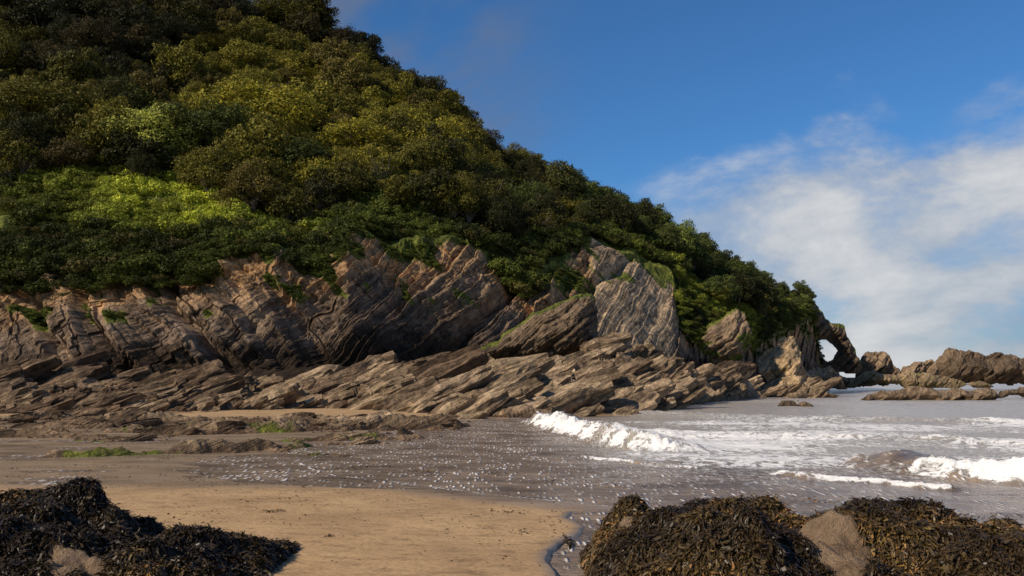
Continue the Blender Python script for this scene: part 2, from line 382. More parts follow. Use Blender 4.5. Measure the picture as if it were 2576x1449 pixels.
relief('rock_outcrop',[(1690,895),(1740,850),(1800,800),(1840,775),(1862,762),(1885,775),(1897,830),(1893,880),(1870,915),(1700,925)],137,4.5,3.2,seed=120,bed=0.6,tcr=(0.3,0.8),vegtop=0.9,vegfn=lambda a,z,x:sstep(fbm(x/3,z/3,0,3,5)+(ray(1850,800)[0]-a)*12,-0.1,0.5))
relief('rock_outcrop',[(1835,975),(1870,930),(1930,880),(1975,845),(2008,843),(2018,880),(2035,930),(2055,980)],160,5,4,seed=130,bed=0.35,tcr=(0.8,1.4))
relief('rock_outcrop',[(1990,980),(2015,940),(2050,925),(2090,920),(2120,930),(2130,978)],185,4,2.5,seed=133,bed=0.7,tcr=(0.4,1.0))
relief('rock_outcrop',[(1945,985),(1965,960),(2000,940),(2022,945),(2030,975),(2025,985)],140,2,1.2,seed=135,bed=0.5,tcr=(0.6,1.2))
relief('sea_arch',[(1960,940),(1970,760),(1985,738),(2035,735),(2065,752),(2088,800),(2125,805),(2138,830),(2148,868),(2166,898),(2170,925),(2150,940)],232,6,4,hole=[(2060,862),(2085,856),(2100,866),(2113,882),(2104,892),(2098,902),(2086,905),(2076,892),(2068,884)],step=2,seed=140,bed=0.7,tcr=(0.1,0.6),vegtop=3.0)
relief('sea_rock',[(2150,960),(2170,910),(2190,885),(2212,880),(2235,876),(2258,900),(2268,930),(2275,962)],262,5,3,step=2,seed=150,bed=0.9,tcr=(0.2,0.6))
relief('sea_rock',[(2255,968),(2275,915),(2300,906),(2330,912),(2350,905),(2365,925),(2375,968)],275,5,2,step=2,seed=155,bed=0.9,tcr=(0.1,0.7))
relief('sea_rock',[(2330,970),(2360,908),(2390,882),(2415,871),(2458,879),(2490,892),(2530,883),(2570,893),(2700,915),(2800,970)],285,14,9,step=2,seed=160,bed=0.6,tcr=(0.1,0.35))
relief('low_rock_shelf',[(2040,974),(2060,955),(2130,945),(2200,935),(2300,940),(2400,950),(2450,960),(2500,968),(2500,976)],245,5,2,step=2,seed=165,bed=0.7,tcr=(0.3,0.8),vegfn=lambda a,z,x:0.42+0*x)
relief('sea_rock',[(2160,1010),(2200,988),(2290,974),(2350,972),(2365,982),(2420,977),(2500,982),(2525,1000),(2500,1008),(2350,1016)],112,2.5,0.9,step=2,seed=170,bed=0.5,tcr=(0.2,0.7))
relief('sea_rock',[(2490,998),(2540,978),(2700,970),(2700,1000)],125,2.0,0.9,step=2,seed=173,bed=0.5,tcr=(0.2,0.7))
relief('sea_rock',[(2005,1000),(2030,988),(2080,985),(2125,990),(2130,1002)],128,1.2,0.5,step=2,seed=175,bed=0.4,tcr=(0.1,0.6))
relief('sea_rock',[(1945,1028),(1975,1012),(2010,1008),(2040,1022),(2045,1032)],82,0.8,0.3,step=2,seed=176,bed=0.2,tcr=(0.0,0.3))

# ------------------------------------------------ sand
WP=[G(*p) for p in [(1340,1052),(1200,1066),(1000,1098),(870,1142),(740,1160),(805,1190),(900,1206),(1040,1221),(1200,1240),(1400,1262),(1560,1281),(1700,1310),(2000,1400),(2600,1460),(4500,1600),(9000,1449),(9000,980),(4000,964),(2100,965.5),(1950,972),(1850,985),(1780,1000),(1720,1020),(1600,1047)]]
CH=[G(*p) for p in [(1580,1278),(1500,1286),(1440,1292),(1428,1306),(1470,1326),(1468,1342),(1420,1372),(1392,1398),(1385,1420),(1405,1470),(1440,1560),(1560,1560),(1520,1400),(1560,1340),(1640,1300)]]
NS=520;NCs=900
ysd=np.concatenate([np.linspace(-6,7,25,endpoint=False),7*(130/7.)**np.linspace(0,1,NS-65,endpoint=False),130*(9000/130.)**np.linspace(0,1,40)])
asd=np.concatenate([np.linspace(-1.6,-0.66,60,endpoint=False),np.linspace(-0.66,0.66,NCs-120,endpoint=False),np.linspace(0.66,1.6,60)])
ysg=np.repeat(ysd[:,None],NCs,1)
xsg=asd[None]*np.where(ysg>8,ysg,(ysg+ (8-ysg)*0.55))
sd=sdist(xsg,ysg,WP)+0.25*fbm(xsg/1.5,ysg/1.5,0,3,200)
zsd=0.012+0.05*sstep(-sd,0,5)+0.02*fbm(xsg/5,ysg/5,0,3,201)*sstep(-sd,0,1.5)
zsd=np.where(sd>0,-np.clip(sd*0.06,0,2.5),zsd)
mid=sstep(ysg+0.5*fbm(xsg/3,ysg/3,0,3,207),17.8,20.5)*(1-sstep(ysg,50,60))
zsd=zsd-0.047*mid*(sd<0)+0.026*fbm(xsg/3.5,ysg/0.9,0,4,206)*mid*(sd<0)
cd=sdist(xsg,ysg,CH)+0.04*fbm(xsg*2,ysg*2,0,3,203)
zsd=np.where(cd>-0.04,np.minimum(zsd,0.035-0.09*sstep(cd,-0.04,0.05)),zsd)
wet=np.clip(np.maximum(1-sstep(-sd,0.1,1.6),mid*0.9+0.25*fbm(xsg/6,ysg/1.2,0,3,204)*mid),0,1)
wet=np.maximum(wet,sstep(cd,-0.25,0))
zsd=np.where(ysg>200,-2.5,zsd)
M_sand,t=newmat('sand')
P=t.n('ShaderNodeTexCoord').outputs['Object']
w=t.attr('wet')
n1_=t.noise(P,0.5,4,0.6);n2_=t.noise(P,14,5,0.7);n3_=t.noise(t.map(P,(0,0,0.15),(0.35,2.2,1)),1.5,5,0.65,0.5)
c=ramp(t,n1_,[(0.3,(0.37,0.225,0.105)),(0.7,(0.57,0.37,0.18))])
c=t.mix(1.0,c,ramp(t,n2_,[(0.3,(0.68,0.66,0.64)),(0.6,(1.05,1.05,1.05))]),'MULTIPLY')
blot=t.noise(t.map(P,(0,0,0.1),(1,2.0,1)),2.2,6,0.7)
c=t.mix(1.0,c,ramp(t,blot,[(0.32,(0.62,0.6,0.58)),(0.5,(1,1,1))]),'MULTIPLY')
n5_=t.noise(t.map(P,(0,0,0.05),(0.5,1.2,1)),0.8,5,0.6)
cw=ramp(t,t.mix(0.5,n3_,n5_),[(0.36,(0.11,0.078,0.052)),(0.5,(0.26,0.19,0.132)),(0.62,(0.38,0.285,0.20))])
wf=t.m('ADD',w,t.m('MULTIPLY',t.m('SUBTRACT',n3_,0.5),0.5),clamp=True)
c=t.mix(wf,c,cw)
n4=t.noise(t.map(P,(0,0,0.2),(1,2.5,1)),5,4,0.6)
rg=t.m('SUBTRACT',0.75,t.m('MULTIPLY',wf,0.54))
finish(t,c,rg,t.m('ADD',n2_,t.m('MULTIPLY',n4,1.5)),0.4,0.03,0.45)
mk('sand_beach',np.stack([xsg,ysg,zsd],-1).reshape(-1,3),gridF(NS,NCs),M_sand,{'wet':wet},True)

# ------------------------------------------------ sea
NW=680;NCw=1300
yw=np.concatenate([np.linspace(3,9,10,endpoint=False),9*(160/9.)**np.linspace(0,1,NW-60,endpoint=False),160*(12000/160.)**np.linspace(0,1,50)])
aw=np.concatenate([np.linspace(-1.5,-0.6,30,endpoint=False),np.linspace(-0.6,0.66,NCw-110,endpoint=False),np.linspace(0.66,1.6,80)])
YW=np.repeat(yw[:,None],NCw,1);XW=aw[None]*YW
sdw=sdist(XW,YW,WP)
depthf=sstep(sdw,0,12)
near=1-sstep(YW,80,200)
zw=near*depthf*(0.07*fbm(XW/5,YW/2.2,0,3,210)+0.03*fbm(XW/1.1,YW/0.7,0,3,211))+0.006*fbm(XW*2,YW*3,0,2,212)*near*sstep(sdw,0,2)
foam=np.zeros(XW.shape)
def wave(pts,h,wf_,wb,fo,foam_rng=(0,1),seed=0,front=0.5):
    global zw,foam
    pl=[G(*p) for p in pts];best=np.full(XW.shape,1e9);sg=np.zeros(XW.shape);tp=np.zeros(XW.shape)
    lens=[math.dist(pl[i],pl[i+1]) for i in range(len(pl)-1)];tot=sum(lens);acc=0
    wx=XW+0.35*fbm(XW/2,YW/2,0,4,seed);wy=YW+0.35*fbm(XW/2,YW/2,0,4,seed+5)
    for i in range(len(pl)-1):
        (x0,y0_),(x1,y1)=pl[i],pl[i+1];ex,ey=x1-x0,y1-y0_
        t_=np.clip(((wx-x0)*ex+(wy-y0_)*ey)/(ex*ex+ey*ey),0,1)
        qx=wx-x0-t_*ex;qy=wy-y0_-t_*ey;dd=np.hypot(qx,qy);side=np.sign(ex*qy-ey*qx)
        m_=dd<best;best=np.where(m_,dd,best);sg=np.where(m_,side,sg);tp=np.where(m_,(acc+t_*lens[i])/tot,tp);acc+=lens[i]
    sdl=best*sg
    ends=sstep(tp,0.0,0.12)*(1-sstep(tp,0.88,1.0))
    u_=sdl-front
    prof=np.where(u_<0,np.exp(-(u_/wf_)**2),np.exp(-(u_/wb)**2))
    zw=zw+h*prof*ends*(1+0.3*fbm(XW,YW,0,3,seed+9))
    brk=0.74+0.5*fbm(XW/0.9,YW/0.9,0,4,seed+15)
    fm=sstep(tp,foam_rng[0],foam_rng[0]+0.06)*(1-sstep(tp,foam_rng[1]-0.06,foam_rng[1]))
    fr=np.where(u_<0.05,np.exp(-(np.clip(-u_,0,None)/(wf_*1.7))**4),np.exp(-u_/(wb*0.24)))
    foam=np.maximum(foam,fo*fr*fm*np.clip(brk,0.3,1))
    zw=zw+0.34*h*fr*fm*np.abs(fbm(XW*3,YW*3,0,4,seed+13))
wave([(1325,1064),(1400,1086),(1480,1105),(1580,1128),(1700,1144)],0.58,0.55,1.6,0.98,(0,1),seed=300,front=0.5)
wave([(2060,1166),(2250,1184),(2380,1203),(2576,1217),(2900,1245)],0.40,0.40,1.3,0.98,(0.33,1.2),seed=310,front=0.35)
wave([(1930,1193),(2000,1203),(2100,1214),(2300,1230),(2470,1240)],0.10,0.13,0.5,0.8,(0,0.95),seed=320,front=0.1)
wave([(1460,1150),(1600,1166),(1770,1180)],0.06,0.10,0.5,0.72,(0,1),seed=330,front=0.1)
wave([(1450,1082),(1700,1100),(2000,1105),(2576,1125),(3000,1140)],0.18,0.8,2.5,0.6,(0,1),seed=340,front=1)
wave([(1500,1040),(1800,1052),(2200,1062),(2700,1070)],0.22,1.5,4,0.45,(0,1),seed=345,front=1)
wave([(1840,1010),(2200,1018),(2700,1022)],0.22,2,5,0.3,(0,1),seed=347,front=1)
lace=sstep(YW,19,27)*(1-sstep(YW,45,72))*sstep(XW/YW,0.06,0.14)*(0.50+0.32*fbm(XW/7,YW/4,0,3,350))
lace2=0.32*sstep(YW,16,20)*(1-sstep(YW,50,60))*sstep(XW/YW,0.0,0.1)
foam=np.maximum(foam,np.maximum(lace,lace2))
edge=np.exp(-((sdw+0.2*fbm(XW/1.5,YW/1.5,0,3,200)-0.1)/0.06)**2)*(YW<26)
foam=np.maximum(foam,edge*0.5)
film=(1-sstep(XW/YW,0.05,0.16)*sstep(YW,22,30))*(1-sstep(YW,55,65))
M_sea,t=newmat('sea_water')
P=t.n('ShaderNodeTexCoord').outputs['Object']
fa=t.attr('foam');fi=t.attr('film')
nA=t.noise(t.map(P,(0,0,0.1),(1,0.8,1)),1.3,7,0.68,0.8);nB=t.noise(t.map(P,(0,0,0),(1,0.45,1)),7,4,0.7)
web=t.m('ABSOLUTE',t.m('SUBTRACT',nA,0.5));web=t.m('SUBTRACT',1.0,t.m('MULTIPLY',web,9.0),clamp=True)
nn=t.m('ADD',t.m('MULTIPLY',web,0.35),t.m('MULTIPLY',nB,0.65))
fm=t.ss(t.m('ADD',nn,fa),0.86,1.12)
vor=t.n('ShaderNodeTexVoronoi');t.set(vor.inputs['Vector'],t.map(P,(0,0,0),(1,0.22,1)));vor.inputs['Scale'].default_value=8.5
spk=t.m('SUBTRACT',1.0,t.ss(vor.outputs['Distance'],0.14,0.42))
nC=t.noise(t.map(P,(0,0,0.1),(0.5,0.7,1)),0.9,4,0.65)
nD=t.noise(t.map(P,(0,0,0),(1,0.4,1)),3,3,0.6)
spk=t.m('MULTIPLY',spk,t.m('MULTIPLY',fi,t.ss(t.m('ADD',nC,t.m('MULTIPLY',nD,0.7)),0.72,0.94)))
fm=t.m('MAXIMUM',fm,t.m('MULTIPLY',spk,0.85))
wc_=t.mix(fi,(0.40,0.345,0.28),ramp(t,nC,[(0.35,(0.12,0.085,0.056)),(0.65,(0.31,0.23,0.165))]))
c=t.mix(fm,wc_,(0.80,0.77,0.74))
rip=t.m('ADD',t.m('MULTIPLY',t.noise(t.map(P,(0,0,0.15),(0.7,1.3,1)),1.6,5,0.65),1.0),t.m('MULTIPLY',fm,0.3))
finish(t,c,t.m('ADD',0.22,t.m('MULTIPLY',fm,0.6)),rip,0.8,0.25,0.45)
zw=np.where(YW>300,0,zw)
mk('sea',np.stack([XW,YW,zw],-1).reshape(-1,3),gridF(NW,NCw),M_sea,{'foam':foam,'film':np.broadcast_to(film,XW.shape)},True)

# ------------------------------------------------ trees
def tube(p0,p1,r0,r1,n=6):
    p0=np.array(p0,float);p1=np.array(p1,float);d=p1-p0;d/=np.linalg.norm(d)
    a=np.cross(d,[0.3,0.9,0.2]);a/=np.linalg.norm(a);b=np.cross(d,a)
    th=np.linspace(0,2*np.pi,n,endpoint=False);c=np.cos(th)[:,None]*a+np.sin(th)[:,None]*b
    v=np.concatenate([p0+c*r0,p1+c*r1]);i=np.arange(n);j=(i+1)%n
    return v,np.stack([i,j,j+n,i+n],-1)
def tree_mesh(name,seed,R,Ht,nb,nl,ls,trunk=True,sparse=False,low=0.55):
    r=np.random.default_rng(seed);V=[];Fc=[];off=0;mi=[];rn=[]
    cz=Ht*0.54;rz=Ht*0.44
    dirs=r.normal(size=(nb,3));dirs/=np.linalg.norm(dirs,axis=1)[:,None];dirs[:,2]=np.abs(dirs[:,2])*1.1-low*r.random(nb)
    rad=r.uniform(0.3,0.95,nb)
    bc=dirs*rad[:,None]*np.array([R*r.uniform(.85,1.15),R,rz])+np.array([0,0,cz]);br_=R*r.uniform(0.13,0.40,nb)*(1.15-0.4*rad)
    if trunk:
        segs=[((0,0,-2),(0.1*R,0,Ht*0.35),0.045*Ht*0.6,0.03*Ht*0.6)]
        for k in range(min(nb,14 if not sparse else nb)):
            mid_=np.array([0.1*R,0,Ht*0.35])*0.5+bc[k]*0.5+r.normal(size=3)*0.06*R
            segs.append(((0.1*R,0,Ht*r.uniform(0.2,0.35)),mid_,0.012*Ht,0.007*Ht));segs.append((mid_,bc[k]+[0,0,br_[k]*0.5],0.007*Ht,0.003*Ht))
        for s_ in segs:
            v,f=tube(*s_);V.append(v);Fc.append(f+off);off+=len(v);mi+= [1]*len(f);rn.append(np.zeros(len(v)))
    for k in range(nb):
        n=int(nl*(br_[k]/(0.28*R))**2)+10
        dd=r.normal(size=(n,3));dd[:,2]+=0.35;dd/=np.linalg.norm(dd,axis=1)[:,None]
        rr=br_[k]*(1-0.45*r.random(n)**2)*(1+0.42*vn(dd[:,0]*2.5,dd[:,1]*2.5,dd[:,2]*2.5,seed+k)+0.25*vn(dd[:,0]*6,dd[:,1]*6,dd[:,2]*6,seed+k+50))
        p=bc[k]+dd*rr[:,None]*np.array([1.1,1.1,0.8])
        keep=np.ones(n,bool)
        for j in range(nb):
            if j!=k: keep&=(np.linalg.norm(p-bc[j],axis=1)>br_[j]*0.6)
        p=p[keep];dd=dd[keep];n=len(p)
        if n==0: continue
        nm=dd+r.normal(size=(n,3))*0.5;nm/=np.linalg.norm(nm,axis=1)[:,None]
        ta=np.cross(nm,r.normal(size=(n,3)));ta/=np.linalg.norm(ta,axis=1)[:,None];tb=np.cross(nm,ta)
        sz=(ls*r.uniform(0.5,1.4,n))[:,None]
        q=np.stack([p-ta*sz,p-tb*sz*0.6,p+ta*sz,p+tb*sz*0.6],1).reshape(-1,3)
        V.append(q);f=np.arange(4*n).reshape(n,4)+off;Fc.append(f);off+=4*n;mi+=[0]*n;rn.append(np.repeat(r.random(n),4))
    ob=mk(name,np.concatenate(V),np.concatenate(Fc),M_leaf,{'rnd':np.concatenate(rn)},False)
    me=ob.data;me.materials.append(M_bark);me.polygons.foreach_set('material_index',np.array(mi,np.int32));me.update()
    bpy.data.objects.remove(ob);return me
TM=[tree_mesh('broadleaf_crown',400+i,4.0,8.5,46+5*i,260,0.16,low=0.75) for i in range(6)]
BIG=[tree_mesh('large_crown',450+i,6.0,12.0,95,400,0.16,low=0.75) for i in range(4)]
THIN=[tree_mesh('thin_crown',470+i,3.0,9.5,26,50,0.13,sparse=True) for i in range(2)]
BU=[tree_mesh('scrub_clump',480+i,1.5,1.6,14,110,0.085,trunk=False) for i in range(4)]
def inst(name,me,loc,s,col,parent=None,rz=None,sz=None):
    o=bpy.data.objects.new(name,me);o.location=loc;o.scale=(s,s*rng.uniform(.85,1.15),s if sz is None else sz);o.rotation_euler=(rng.normal(0,0.09),rng.normal(0,0.09),rng.uniform(0,6.28) if rz is None else rz)
    o.color=tuple(col)+(1,);bpy.context.collection.objects.link(o)
    if parent:o.parent=parent
    return o
def empty(n):
    e=bpy.data.objects.new(n,None);bpy.context.collection.objects.link(e);return e
wood=empty('hillside_woodland');scrub=empty('ivy_scrub')
OL=np.array((0.13,0.118,0.025));YE=np.array((0.28,0.245,0.033));DK=np.array((0.032,0.033,0.012));GR=np.array((0.072,0.09,0.025));BN=np.array((0.12,0.085,0.035))
cell={}
def ok(x,y,r):
    k=(int(x//6),int(y//6))
    for i in (-1,0,1):
        for j in (-1,0,1):
            for (a,b) in cell.get((k[0]+i,k[1]+j),()):
                if (a-x)**2+(b-y)**2<r*r:return False
    cell.setdefault(k,[]).append((x,y));return True
nt=0
for it in range(14000):
    y=rng.uniform(108,300);x=rng.uniform(-0.85,0.36)*y;a=x/y
    if a>A_END-0.012: continue
    Yk,Zk=keys(a);
    if y<Yk[3,0]-1 or y>Yk[4,0]+18: continue
    u=CX+a*F
    dmin=rng.choice([3.4,4.4,5.8]) if u<1500 else 2.9
    if u<1950 and not ok(x,y,dmin): continue
    if u>=1950 and not ok(x,y,2.6):continue
    z_=terr(a,y)
    s_=rng.uniform(0.5,1.35)*(0.7 if u>1450 else 1.0)
    if u>1950: s_=rng.uniform(0.3,0.45)
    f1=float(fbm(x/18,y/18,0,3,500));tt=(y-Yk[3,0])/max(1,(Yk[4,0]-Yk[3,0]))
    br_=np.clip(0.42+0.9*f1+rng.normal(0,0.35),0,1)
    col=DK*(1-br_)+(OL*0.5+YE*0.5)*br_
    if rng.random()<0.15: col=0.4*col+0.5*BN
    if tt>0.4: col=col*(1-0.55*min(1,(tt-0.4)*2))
    if u<500 : col=col*(0.65 if tt>0.25 else 1)  # cloud shadow over the upper left slope, painted into the tree colours
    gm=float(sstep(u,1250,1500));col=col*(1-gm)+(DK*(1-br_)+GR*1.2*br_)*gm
    k_=rng.random()
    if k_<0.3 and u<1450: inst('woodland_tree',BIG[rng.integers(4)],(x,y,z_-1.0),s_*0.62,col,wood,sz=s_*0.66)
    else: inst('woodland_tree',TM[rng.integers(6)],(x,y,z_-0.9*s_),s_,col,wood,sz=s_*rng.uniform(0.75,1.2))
    nt+=1
def prom(u,v,d,w,meshes,R,Ht,col,name='broadleaf_tree'):
    p=PW(u,v,d);a=p[0]/d;zb=float(terr(a,d));h=max(3.0,p[2]-zb+1.0);s=w*d/F/2/R
    o=inst(name,meshes[rng.integers(len(meshes))],(p[0],d,zb-1.0),s,col,sz=h/Ht)
for (u,v,d,w,c) in [(110,190,124,280,OL*0.8),(365,262,120,210,YE*1.3+np.array((0,.06,.04))),(530,262,124,270,GR*0.9),(660,200,136,310,YE*0.95),(780,335,120,190,GR*0.8),(900,290,134,240,YE*0.85),(1060,325,130,200,OL*1.0),(1130,290,142,190,YE*0.9),(30,320,119,180,OL*0.6),(340,210,140,200,GR*0.9+DK),(1320,450,142,150,GR*1.0),(1420,495,148,150,OL*0.85),(860,200,170,220,YE*0.85),(1000,265,165,200,YE*0.75),(560,120,175,240,OL*0.8),(150,90,170,240,OL*0.6),(1215,400,146,170,GR*.9),(1120,440,126,160,OL*.8),(680,420,117,170,GR*.7),(440,380,118,150,GR*.6),(960,430,121,150,GR*.6),(1260,480,130,120,GR*.7),(590,400,117,170,GR*.55),(850,420,118,150,OL*.6),(230,330,118,130,OL*.5),(1030,450,122,130,GR*.7)]:
    prom(u,v,d,w,BIG,6.0*0.95,12.0*0.99,c)
for (u,v,d,w,c) in [(1705,540,160,100,GR*1.9),(1665,570,158,70,GR*1.8),(1790,712,153,80,YE*0.6+GR*.6),(1745,600,162,90,GR*.9),(1850,640,170,90,GR*0.8),(1910,690,180,80,GR*.9),(1560,520,165,110,GR*.8),(1500,480,165,110,GR*.8)]:
    prom(u,v,d,w,TM,3.9,8.5,c)
for (u,v,d,w,c) in [(965,350,120,120,OL*.8),(1240,430,123,110,OL*.7),(1340,520,127,120,OL*.6),(1370,510,130,110,OL*.8),(1180,440,121,90,OL*.7),(745,440,111,120,OL*.6),(1445,530,138,80,OL*.8),(1915,720,172,60,OL*.9),(1175,330,150,80,OL*.7),(60,300,113,120,OL*.6)]:
    prom(u,v,d,w,THIN,2.9,9.5,c,'slender_tree')
G1=np.array((0.032,0.040,0.011));G2=np.array((0.105,0.125,0.024));BR=np.array((0.46,0.50,0.06))
for it in range(6200):
    u=rng.uniform(-250,2080);a=float(ray(u,650)[0]);Yk,Zk=keys(a)
    tq=rng.uniform(-0.08,1.15)
    y=Yk[2,0]+(Yk[3,0]-Yk[2,0])*tq
    if rng.random()>min(1,(Yk[3,0]-Yk[2,0])/14+0.25): continue
    if 1360<u<1700 and tq<0.4: continue
    if 860<u<1260 and tq<0.2: continue
    x=a*y;z_=float(np.interp(y,Yk[:,0],Zk[:,0]))+0.65*float(fbm(x/4,y/4,0,2,61))
    f1=float(fbm(x/6,y/6,z_/6,3,520))
    b_=np.clip(0.45+1.1*f1+rng.normal(0,0.18),0,1)
    col=G1*(1-b_)+G2*b_
    if rng.random()<0.12: col=0.5*col+BN*0.5
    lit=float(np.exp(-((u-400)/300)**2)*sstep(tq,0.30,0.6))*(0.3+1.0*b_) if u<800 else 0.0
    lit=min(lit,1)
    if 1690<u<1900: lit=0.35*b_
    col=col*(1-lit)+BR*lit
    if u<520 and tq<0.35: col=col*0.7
    s_=rng.uniform(0.3,0.85) if rng.random()<0.88 else rng.uniform(0.9,1.7)
    if u>1700: s_=min(s_,0.9)
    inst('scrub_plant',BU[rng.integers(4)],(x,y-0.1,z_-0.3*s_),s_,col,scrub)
for (x,y,z_) in CL:
    b_=rng.random();s_=rng.uniform(0.12,0.45)
    col=G1*(1-b_)+G2*1.5*b_
    inst('cliff_grass',BU[rng.integers(4)],(x,y+0.05,z_-0.3*s_),s_,col,scrub,sz=s_*0.8)

# ------------------------------------------------ foreground seaweed rocks
M_wrock,t=newmat('foreground_rock');P=t.n('ShaderNodeTexCoord').outputs['Object']
n=t.noise(P,3,6,0.7);b=t.attr('bare')
c=t.mix(b,(0.03,0.02,0.011),ramp(t,n,[(0.3,(0.17,0.105,0.06)),(0.7,(0.50,0.34,0.21))]))
finish(t,c,0.75,t.noise(P,7,6,0.75),1.0,0.25,0.3)
M_weed,t=newmat('bladder_wrack');r_=t.attr('rnd')
c=ramp(t,r_,[(0.0,(0.022,0.014,0.008)),(0.5,(0.05,0.032,0.013)),(0.8,(0.095,0.058,0.02)),(0.94,(0.15,0.10,0.028)),(1.0,(0.26,0.13,0.04))])
finish(t,c,0.45,None,spec=0.3)
def fronds(bx,by,bz,gx,gy,name,parent,length=(0.05,0.15),wd=(0.003,0.008),seed=1,lift=0.02):
    r=np.random.default_rng(seed);n=len(bx)
    dr=np.stack([-gx,-gy],-1)
    ln=np.linalg.norm(dr,axis=1)[:,None]
    th=np.arctan2(dr[:,1],dr[:,0])+r.normal(0,0.9,n)*np.where(ln[:,0]>0.25,1,3)+0.8*vn(bx*4,by*4,0,seed+6)
    L=r.uniform(*length,n);W=r.uniform(*wd,n);S=4
    p=np.stack([bx,by,bz],-1)+np.array([0,0,1])*r.uniform(0,lift*1.5,n)[:,None]
    pts=[p]
    slope=np.clip(gx*np.cos(th)+gy*np.sin(th),-2.5,0.6)
    for k in range(S-1):
        th=th+r.normal(0,0.7,n);step=L/(S-1)
        up=slope+r.normal(0,0.4,n)+(0.5 if k==0 else -0.1)
        nrm=np.sqrt(1+up*up)
        p=p+np.stack([np.cos(th)*step/nrm,np.sin(th)*step/nrm,up*step/nrm],-1);pts.append(p)
    side=np.stack([-np.sin(th),np.cos(th),r.normal(0,0.6,n)],-1)
    V=[]
    for k,q in enumerate(pts):
        w_=(W*(0.6,1.0,1.5,0.7)[k])[:,None];V+= [q-side*w_,q+side*w_]
    V=np.stack(V,1).reshape(-1,3)
    base=(np.arange(n)*2*S)[:,None];f=np.concatenate([base+np.array([[2*k,2*k+1,2*k+3,2*k+2]]) for k in range(S-1)])
    cl=np.clip(r.random(n)**1.2*0.75+0.5*vn(bx*1.5,by*1.5,0,seed+3)+0.06,0,1)
    return mk(name,V,f,M_weed,{'rnd':np.repeat(cl,2*S)},False,parent)
def mound(name,prof,yc,wy,nfr,seed,bare=[]):
    p=np.array(prof,float);a,e=ray(p[:,0],p[:,1]);px=a*yc;pz=np.maximum(H+e*yc,-0.15)
    gx=np.arange(px.min(),px.max(),0.03);gy=np.arange(yc-wy*1.7,yc+wy*1.2,0.03)
    def hf(x,y):
        zr=np.interp(x,px,pz)
        yq=y-yc-0.5*fbm(x/1.3,x*0,0,2,seed+2)
        q=np.where(yq>0,yq/(wy*0.9),yq/(wy*1.5));pr=np.clip(1-np.abs(q)**2.2,-0.5,1)
        lump=0.28*fbm(x/0.75,y/0.6,0,3,seed)+0.13*fbm(x*3,y*3,0,3,seed+5)
        z=zr*pr+lump*np.clip(zr*2,0,1)*np.clip(pr+0.3,0,1)
        for (bx,by,br_,bh) in bare:
            q2=np.sqrt((x-bx)**2/(br_[0]**2)+(y-by)**2/(br_[1]**2))
            z=z+bh*np.clip(1.6-q2,0,1)*(1+0.5*(blocks((x*0.7+y*0.4)*3,(y-x)*2,77)-0.5))
        return z-0.03
    X,Yg=np.meshgrid(gx,gy,indexing='ij');Zg=hf(X,Yg)
    bm=np.zeros(X.shape)
    for (bx,by,br_,bh) in bare: bm=np.maximum(bm,1-sstep(np.sqrt((X-bx)**2/br_[0]**2+(Yg-by)**2/br_[1]**2)+0.4*fbm(X*2,Yg*2,0,3,3),0.75,1.1))
    ob=mk(name,np.stack([X,Yg,Zg],-1).reshape(-1,3),gridF(*X.shape)[:,::-1],M_wrock,{'bare':bm},True)
    r=np.random.default_rng(seed);bx_=r.uniform(gx[0],gx[-1],nfr);by_=r.uniform(gy[0],gy[-1],nfr);bz=hf(bx_,by_)
    k=(bz>0.03)&(by_>6.5)
    for (bx,by,br_,bh) in bare: k&=(np.sqrt((bx_-bx)**2/br_[0]**2+(by_-by)**2/br_[1]**2)+0.4*fbm(bx_*2,by_*2,0,3,3)>0.95)
    bx_,by_,bz=bx_[k],by_[k],bz[k]
    e_=0.04;gxx=(hf(bx_+e_,by_)-hf(bx_-e_,by_))/(2*e_);gyy=(hf(bx_,by_+e_)-hf(bx_,by_-e_))/(2*e_)
    fronds(bx_,by_,bz,gxx,gyy,'wrack_fronds',ob,seed=seed+1)
mound('seaweed_rock',[(-700,1300),(-200,1250),(0,1262),(60,1258),(130,1246),(205,1246),(235,1292),(300,1300),(370,1345),(450,1352),(560,1338),(640,1378),(680,1420),(710,1475),(730,1500)],10.4,1.9,230000,600,bare=[(-4.2,8.6,(0.4,0.35),0.05)])
mound('seaweed_rock',[(1455,1500),(1480,1440),(1520,1360),(1560,1315),(1640,1285),(1720,1268),(1800,1256),(1880,1276),(1940,1302),(2050,1300),(2130,1290),(2220,1275),(2320,1278),(2450,1300),(2576,1345),(2700,1380),(3000,1500)],10.4,1.9,320000,650,bare=[(3.25,9.4,(0.36,0.75),0.10),(1.38,10.6,(0.15,0.3),0.03)])
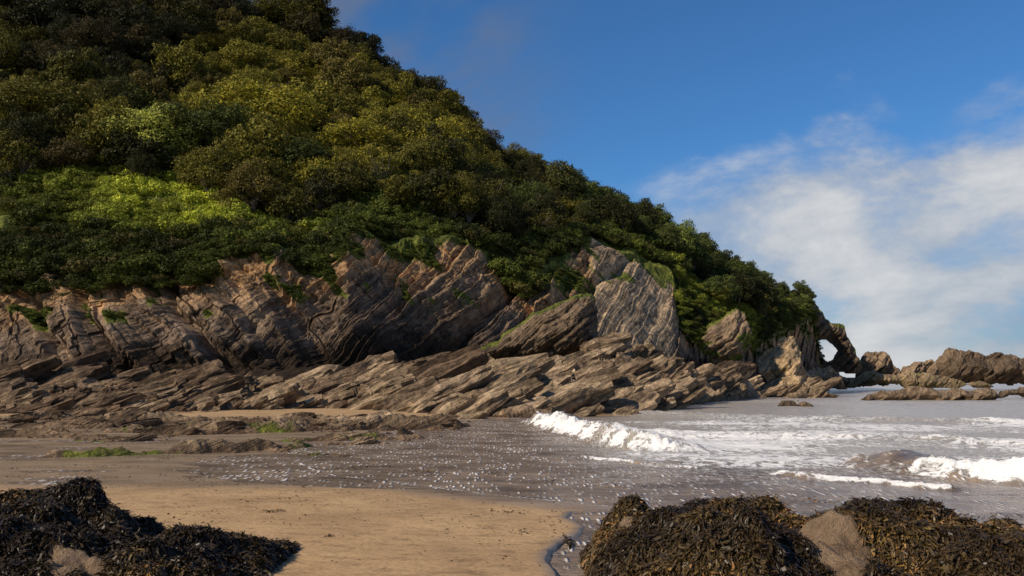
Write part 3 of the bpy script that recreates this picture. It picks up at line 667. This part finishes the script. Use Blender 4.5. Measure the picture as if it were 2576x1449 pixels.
def debris():
    bx=[];by=[]
    r=np.random.default_rng(9)
    for (u,v,n,s) in [(690,1296,90,0.10),(920,1366,80,0.11),(840,1330,10,0.3),(1285,1298,16,0.08),(1090,1192,120,0.28),(1240,1197,100,0.22),(1380,1218,60,0.2),(1560,1230,80,0.35),(1900,1255,90,0.35),(2050,1270,90,0.35),(2500,1310,90,0.3),(730,1322,8,0.2),(1020,1420,10,0.3)]:
        x,y=G(u,v);bx.append(x+r.normal(0,s,n));by.append(y+r.normal(0,s*0.9,n))
    for k in range(320):
        u=r.uniform(380,1420);v=r.uniform(1230,1440);x,y=G(u,v);m=r.integers(1,5);bx.append(x+r.normal(0,0.09,m));by.append(y+r.normal(0,0.07,m))
    for k in range(160):
        u=r.uniform(0,1000);v=r.uniform(1115,1235);x,y=G(u,v);m=r.integers(2,14);bx.append(x+r.normal(0,0.2,m));by.append(y+r.normal(0,0.15,m))
    bx=np.concatenate(bx);by=np.concatenate(by);n=len(bx)
    fronds(bx,by,np.full(n,0.05),np.zeros(n),np.zeros(n),'stranded_seaweed',None,length=(0.03,0.10),wd=(0.003,0.007),seed=12,lift=0.01)
debris()

# ------------------------------------------------ world
SE=math.radians(34);SA=math.radians(-126)
sx,sy,sz=math.sin(SA)*math.cos(SE),math.cos(SA)*math.cos(SE),math.sin(SE)
w=bpy.data.worlds.new('World');bpy.context.scene.world=w;w.use_nodes=True;t=NT(w.node_tree)
sky=t.n('ShaderNodeTexSky',sky_type='NISHITA',sun_disc=False,sun_elevation=SE,sun_rotation=SA,air_density=1.0,dust_density=0.5,ozone_density=3.0)
D=t.n('ShaderNodeTexCoord').outputs['Generated']
sp_=t.n('ShaderNodeSeparateXYZ');t.set(sp_.inputs[0],D);dx,dy,dz=sp_.outputs
base=t.mix(1.0,sky.outputs[0],(0.42,0.80,1.14),'MULTIPLY')
nz1=t.noise(t.map(D,(0,0.1,0),(1,1,1.8)),4.2,9,0.57,0.2);nz2=t.noise(t.map(D,(0,0,0),(1,1,2.0)),6.0,8,0.6,0.2)
lim=t.m('MINIMUM',t.m('ADD',0.175,t.m('MULTIPLY',dx,0.38)),0.30)
L=t.m('SUBTRACT',lim,dz);L=t.m('ADD',L,t.m('MULTIPLY',t.m('SUBTRACT',nz1,0.5),0.30));L=t.m('ADD',L,t.m('MULTIPLY',t.m('SUBTRACT',nz2,0.5),0.12))
cm=t.ss(L,0.0,0.09);cm=t.m('MULTIPLY',cm,t.ss(dx,0.07,0.2))
ccol=ramp(t,t.m('ADD',t.m('MULTIPLY',nz2,0.6),t.m('MULTIPLY',nz1,0.4)),[(0.38,(0.42,0.52,0.68)),(0.48,(0.66,0.71,0.79)),(0.60,(1.0,1.0,1.0))])
ccol=t.mix(1.0,ccol,(7.2,7.2,7.2),'MULTIPLY')
thin=t.m('SUBTRACT',0.94,t.m('MULTIPLY',t.m('SUBTRACT',1.0,t.ss(nz2,0.36,0.52)),0.25))
c=t.mix(t.m('MULTIPLY',cm,thin),base,ccol)
nw=t.noise(t.map(D,(0,0.5,0),(1,1,1.8)),3.6,6,0.55)
wm=t.m('MULTIPLY',t.ss(nw,0.40,0.60),t.m('MULTIPLY',t.m('SUBTRACT',1.0,t.ss(dx,-0.08,0.10)),t.ss(dz,0.12,0.25)))
c=t.mix(t.m('MULTIPLY',wm,0.8),c,(1.5,1.9,2.8))
bg=t.n('ShaderNodeBackground');t.set(bg.inputs[0],c);bg.inputs[1].default_value=0.095
o=t.n('ShaderNodeOutputWorld');t.t.links.new(bg.outputs[0],o.inputs[0])
from mathutils import Vector
sl=bpy.data.lights.new('sun','SUN');sl.energy=5.0;sl.angle=math.radians(0.5);sl.color=(1.0,0.87,0.69)
so=bpy.data.objects.new('sun',sl);bpy.context.collection.objects.link(so);so.rotation_euler=Vector((sx,sy,sz)).to_track_quat('Z','Y').to_euler()
cam=bpy.data.cameras.new('camera');co=bpy.data.objects.new('camera',cam);bpy.context.collection.objects.link(co)
cam.sensor_width=36;cam.lens=36*F/2576;cam.clip_end=30000;cam.clip_start=0.1
co.location=(0,0,H);co.rotation_euler=(math.pi/2+TH,0,0);bpy.context.scene.camera=co
sc=bpy.context.scene;sc.view_settings.view_transform='Standard';sc.view_settings.look='None';sc.view_settings.exposure=0
print('trees',nt)
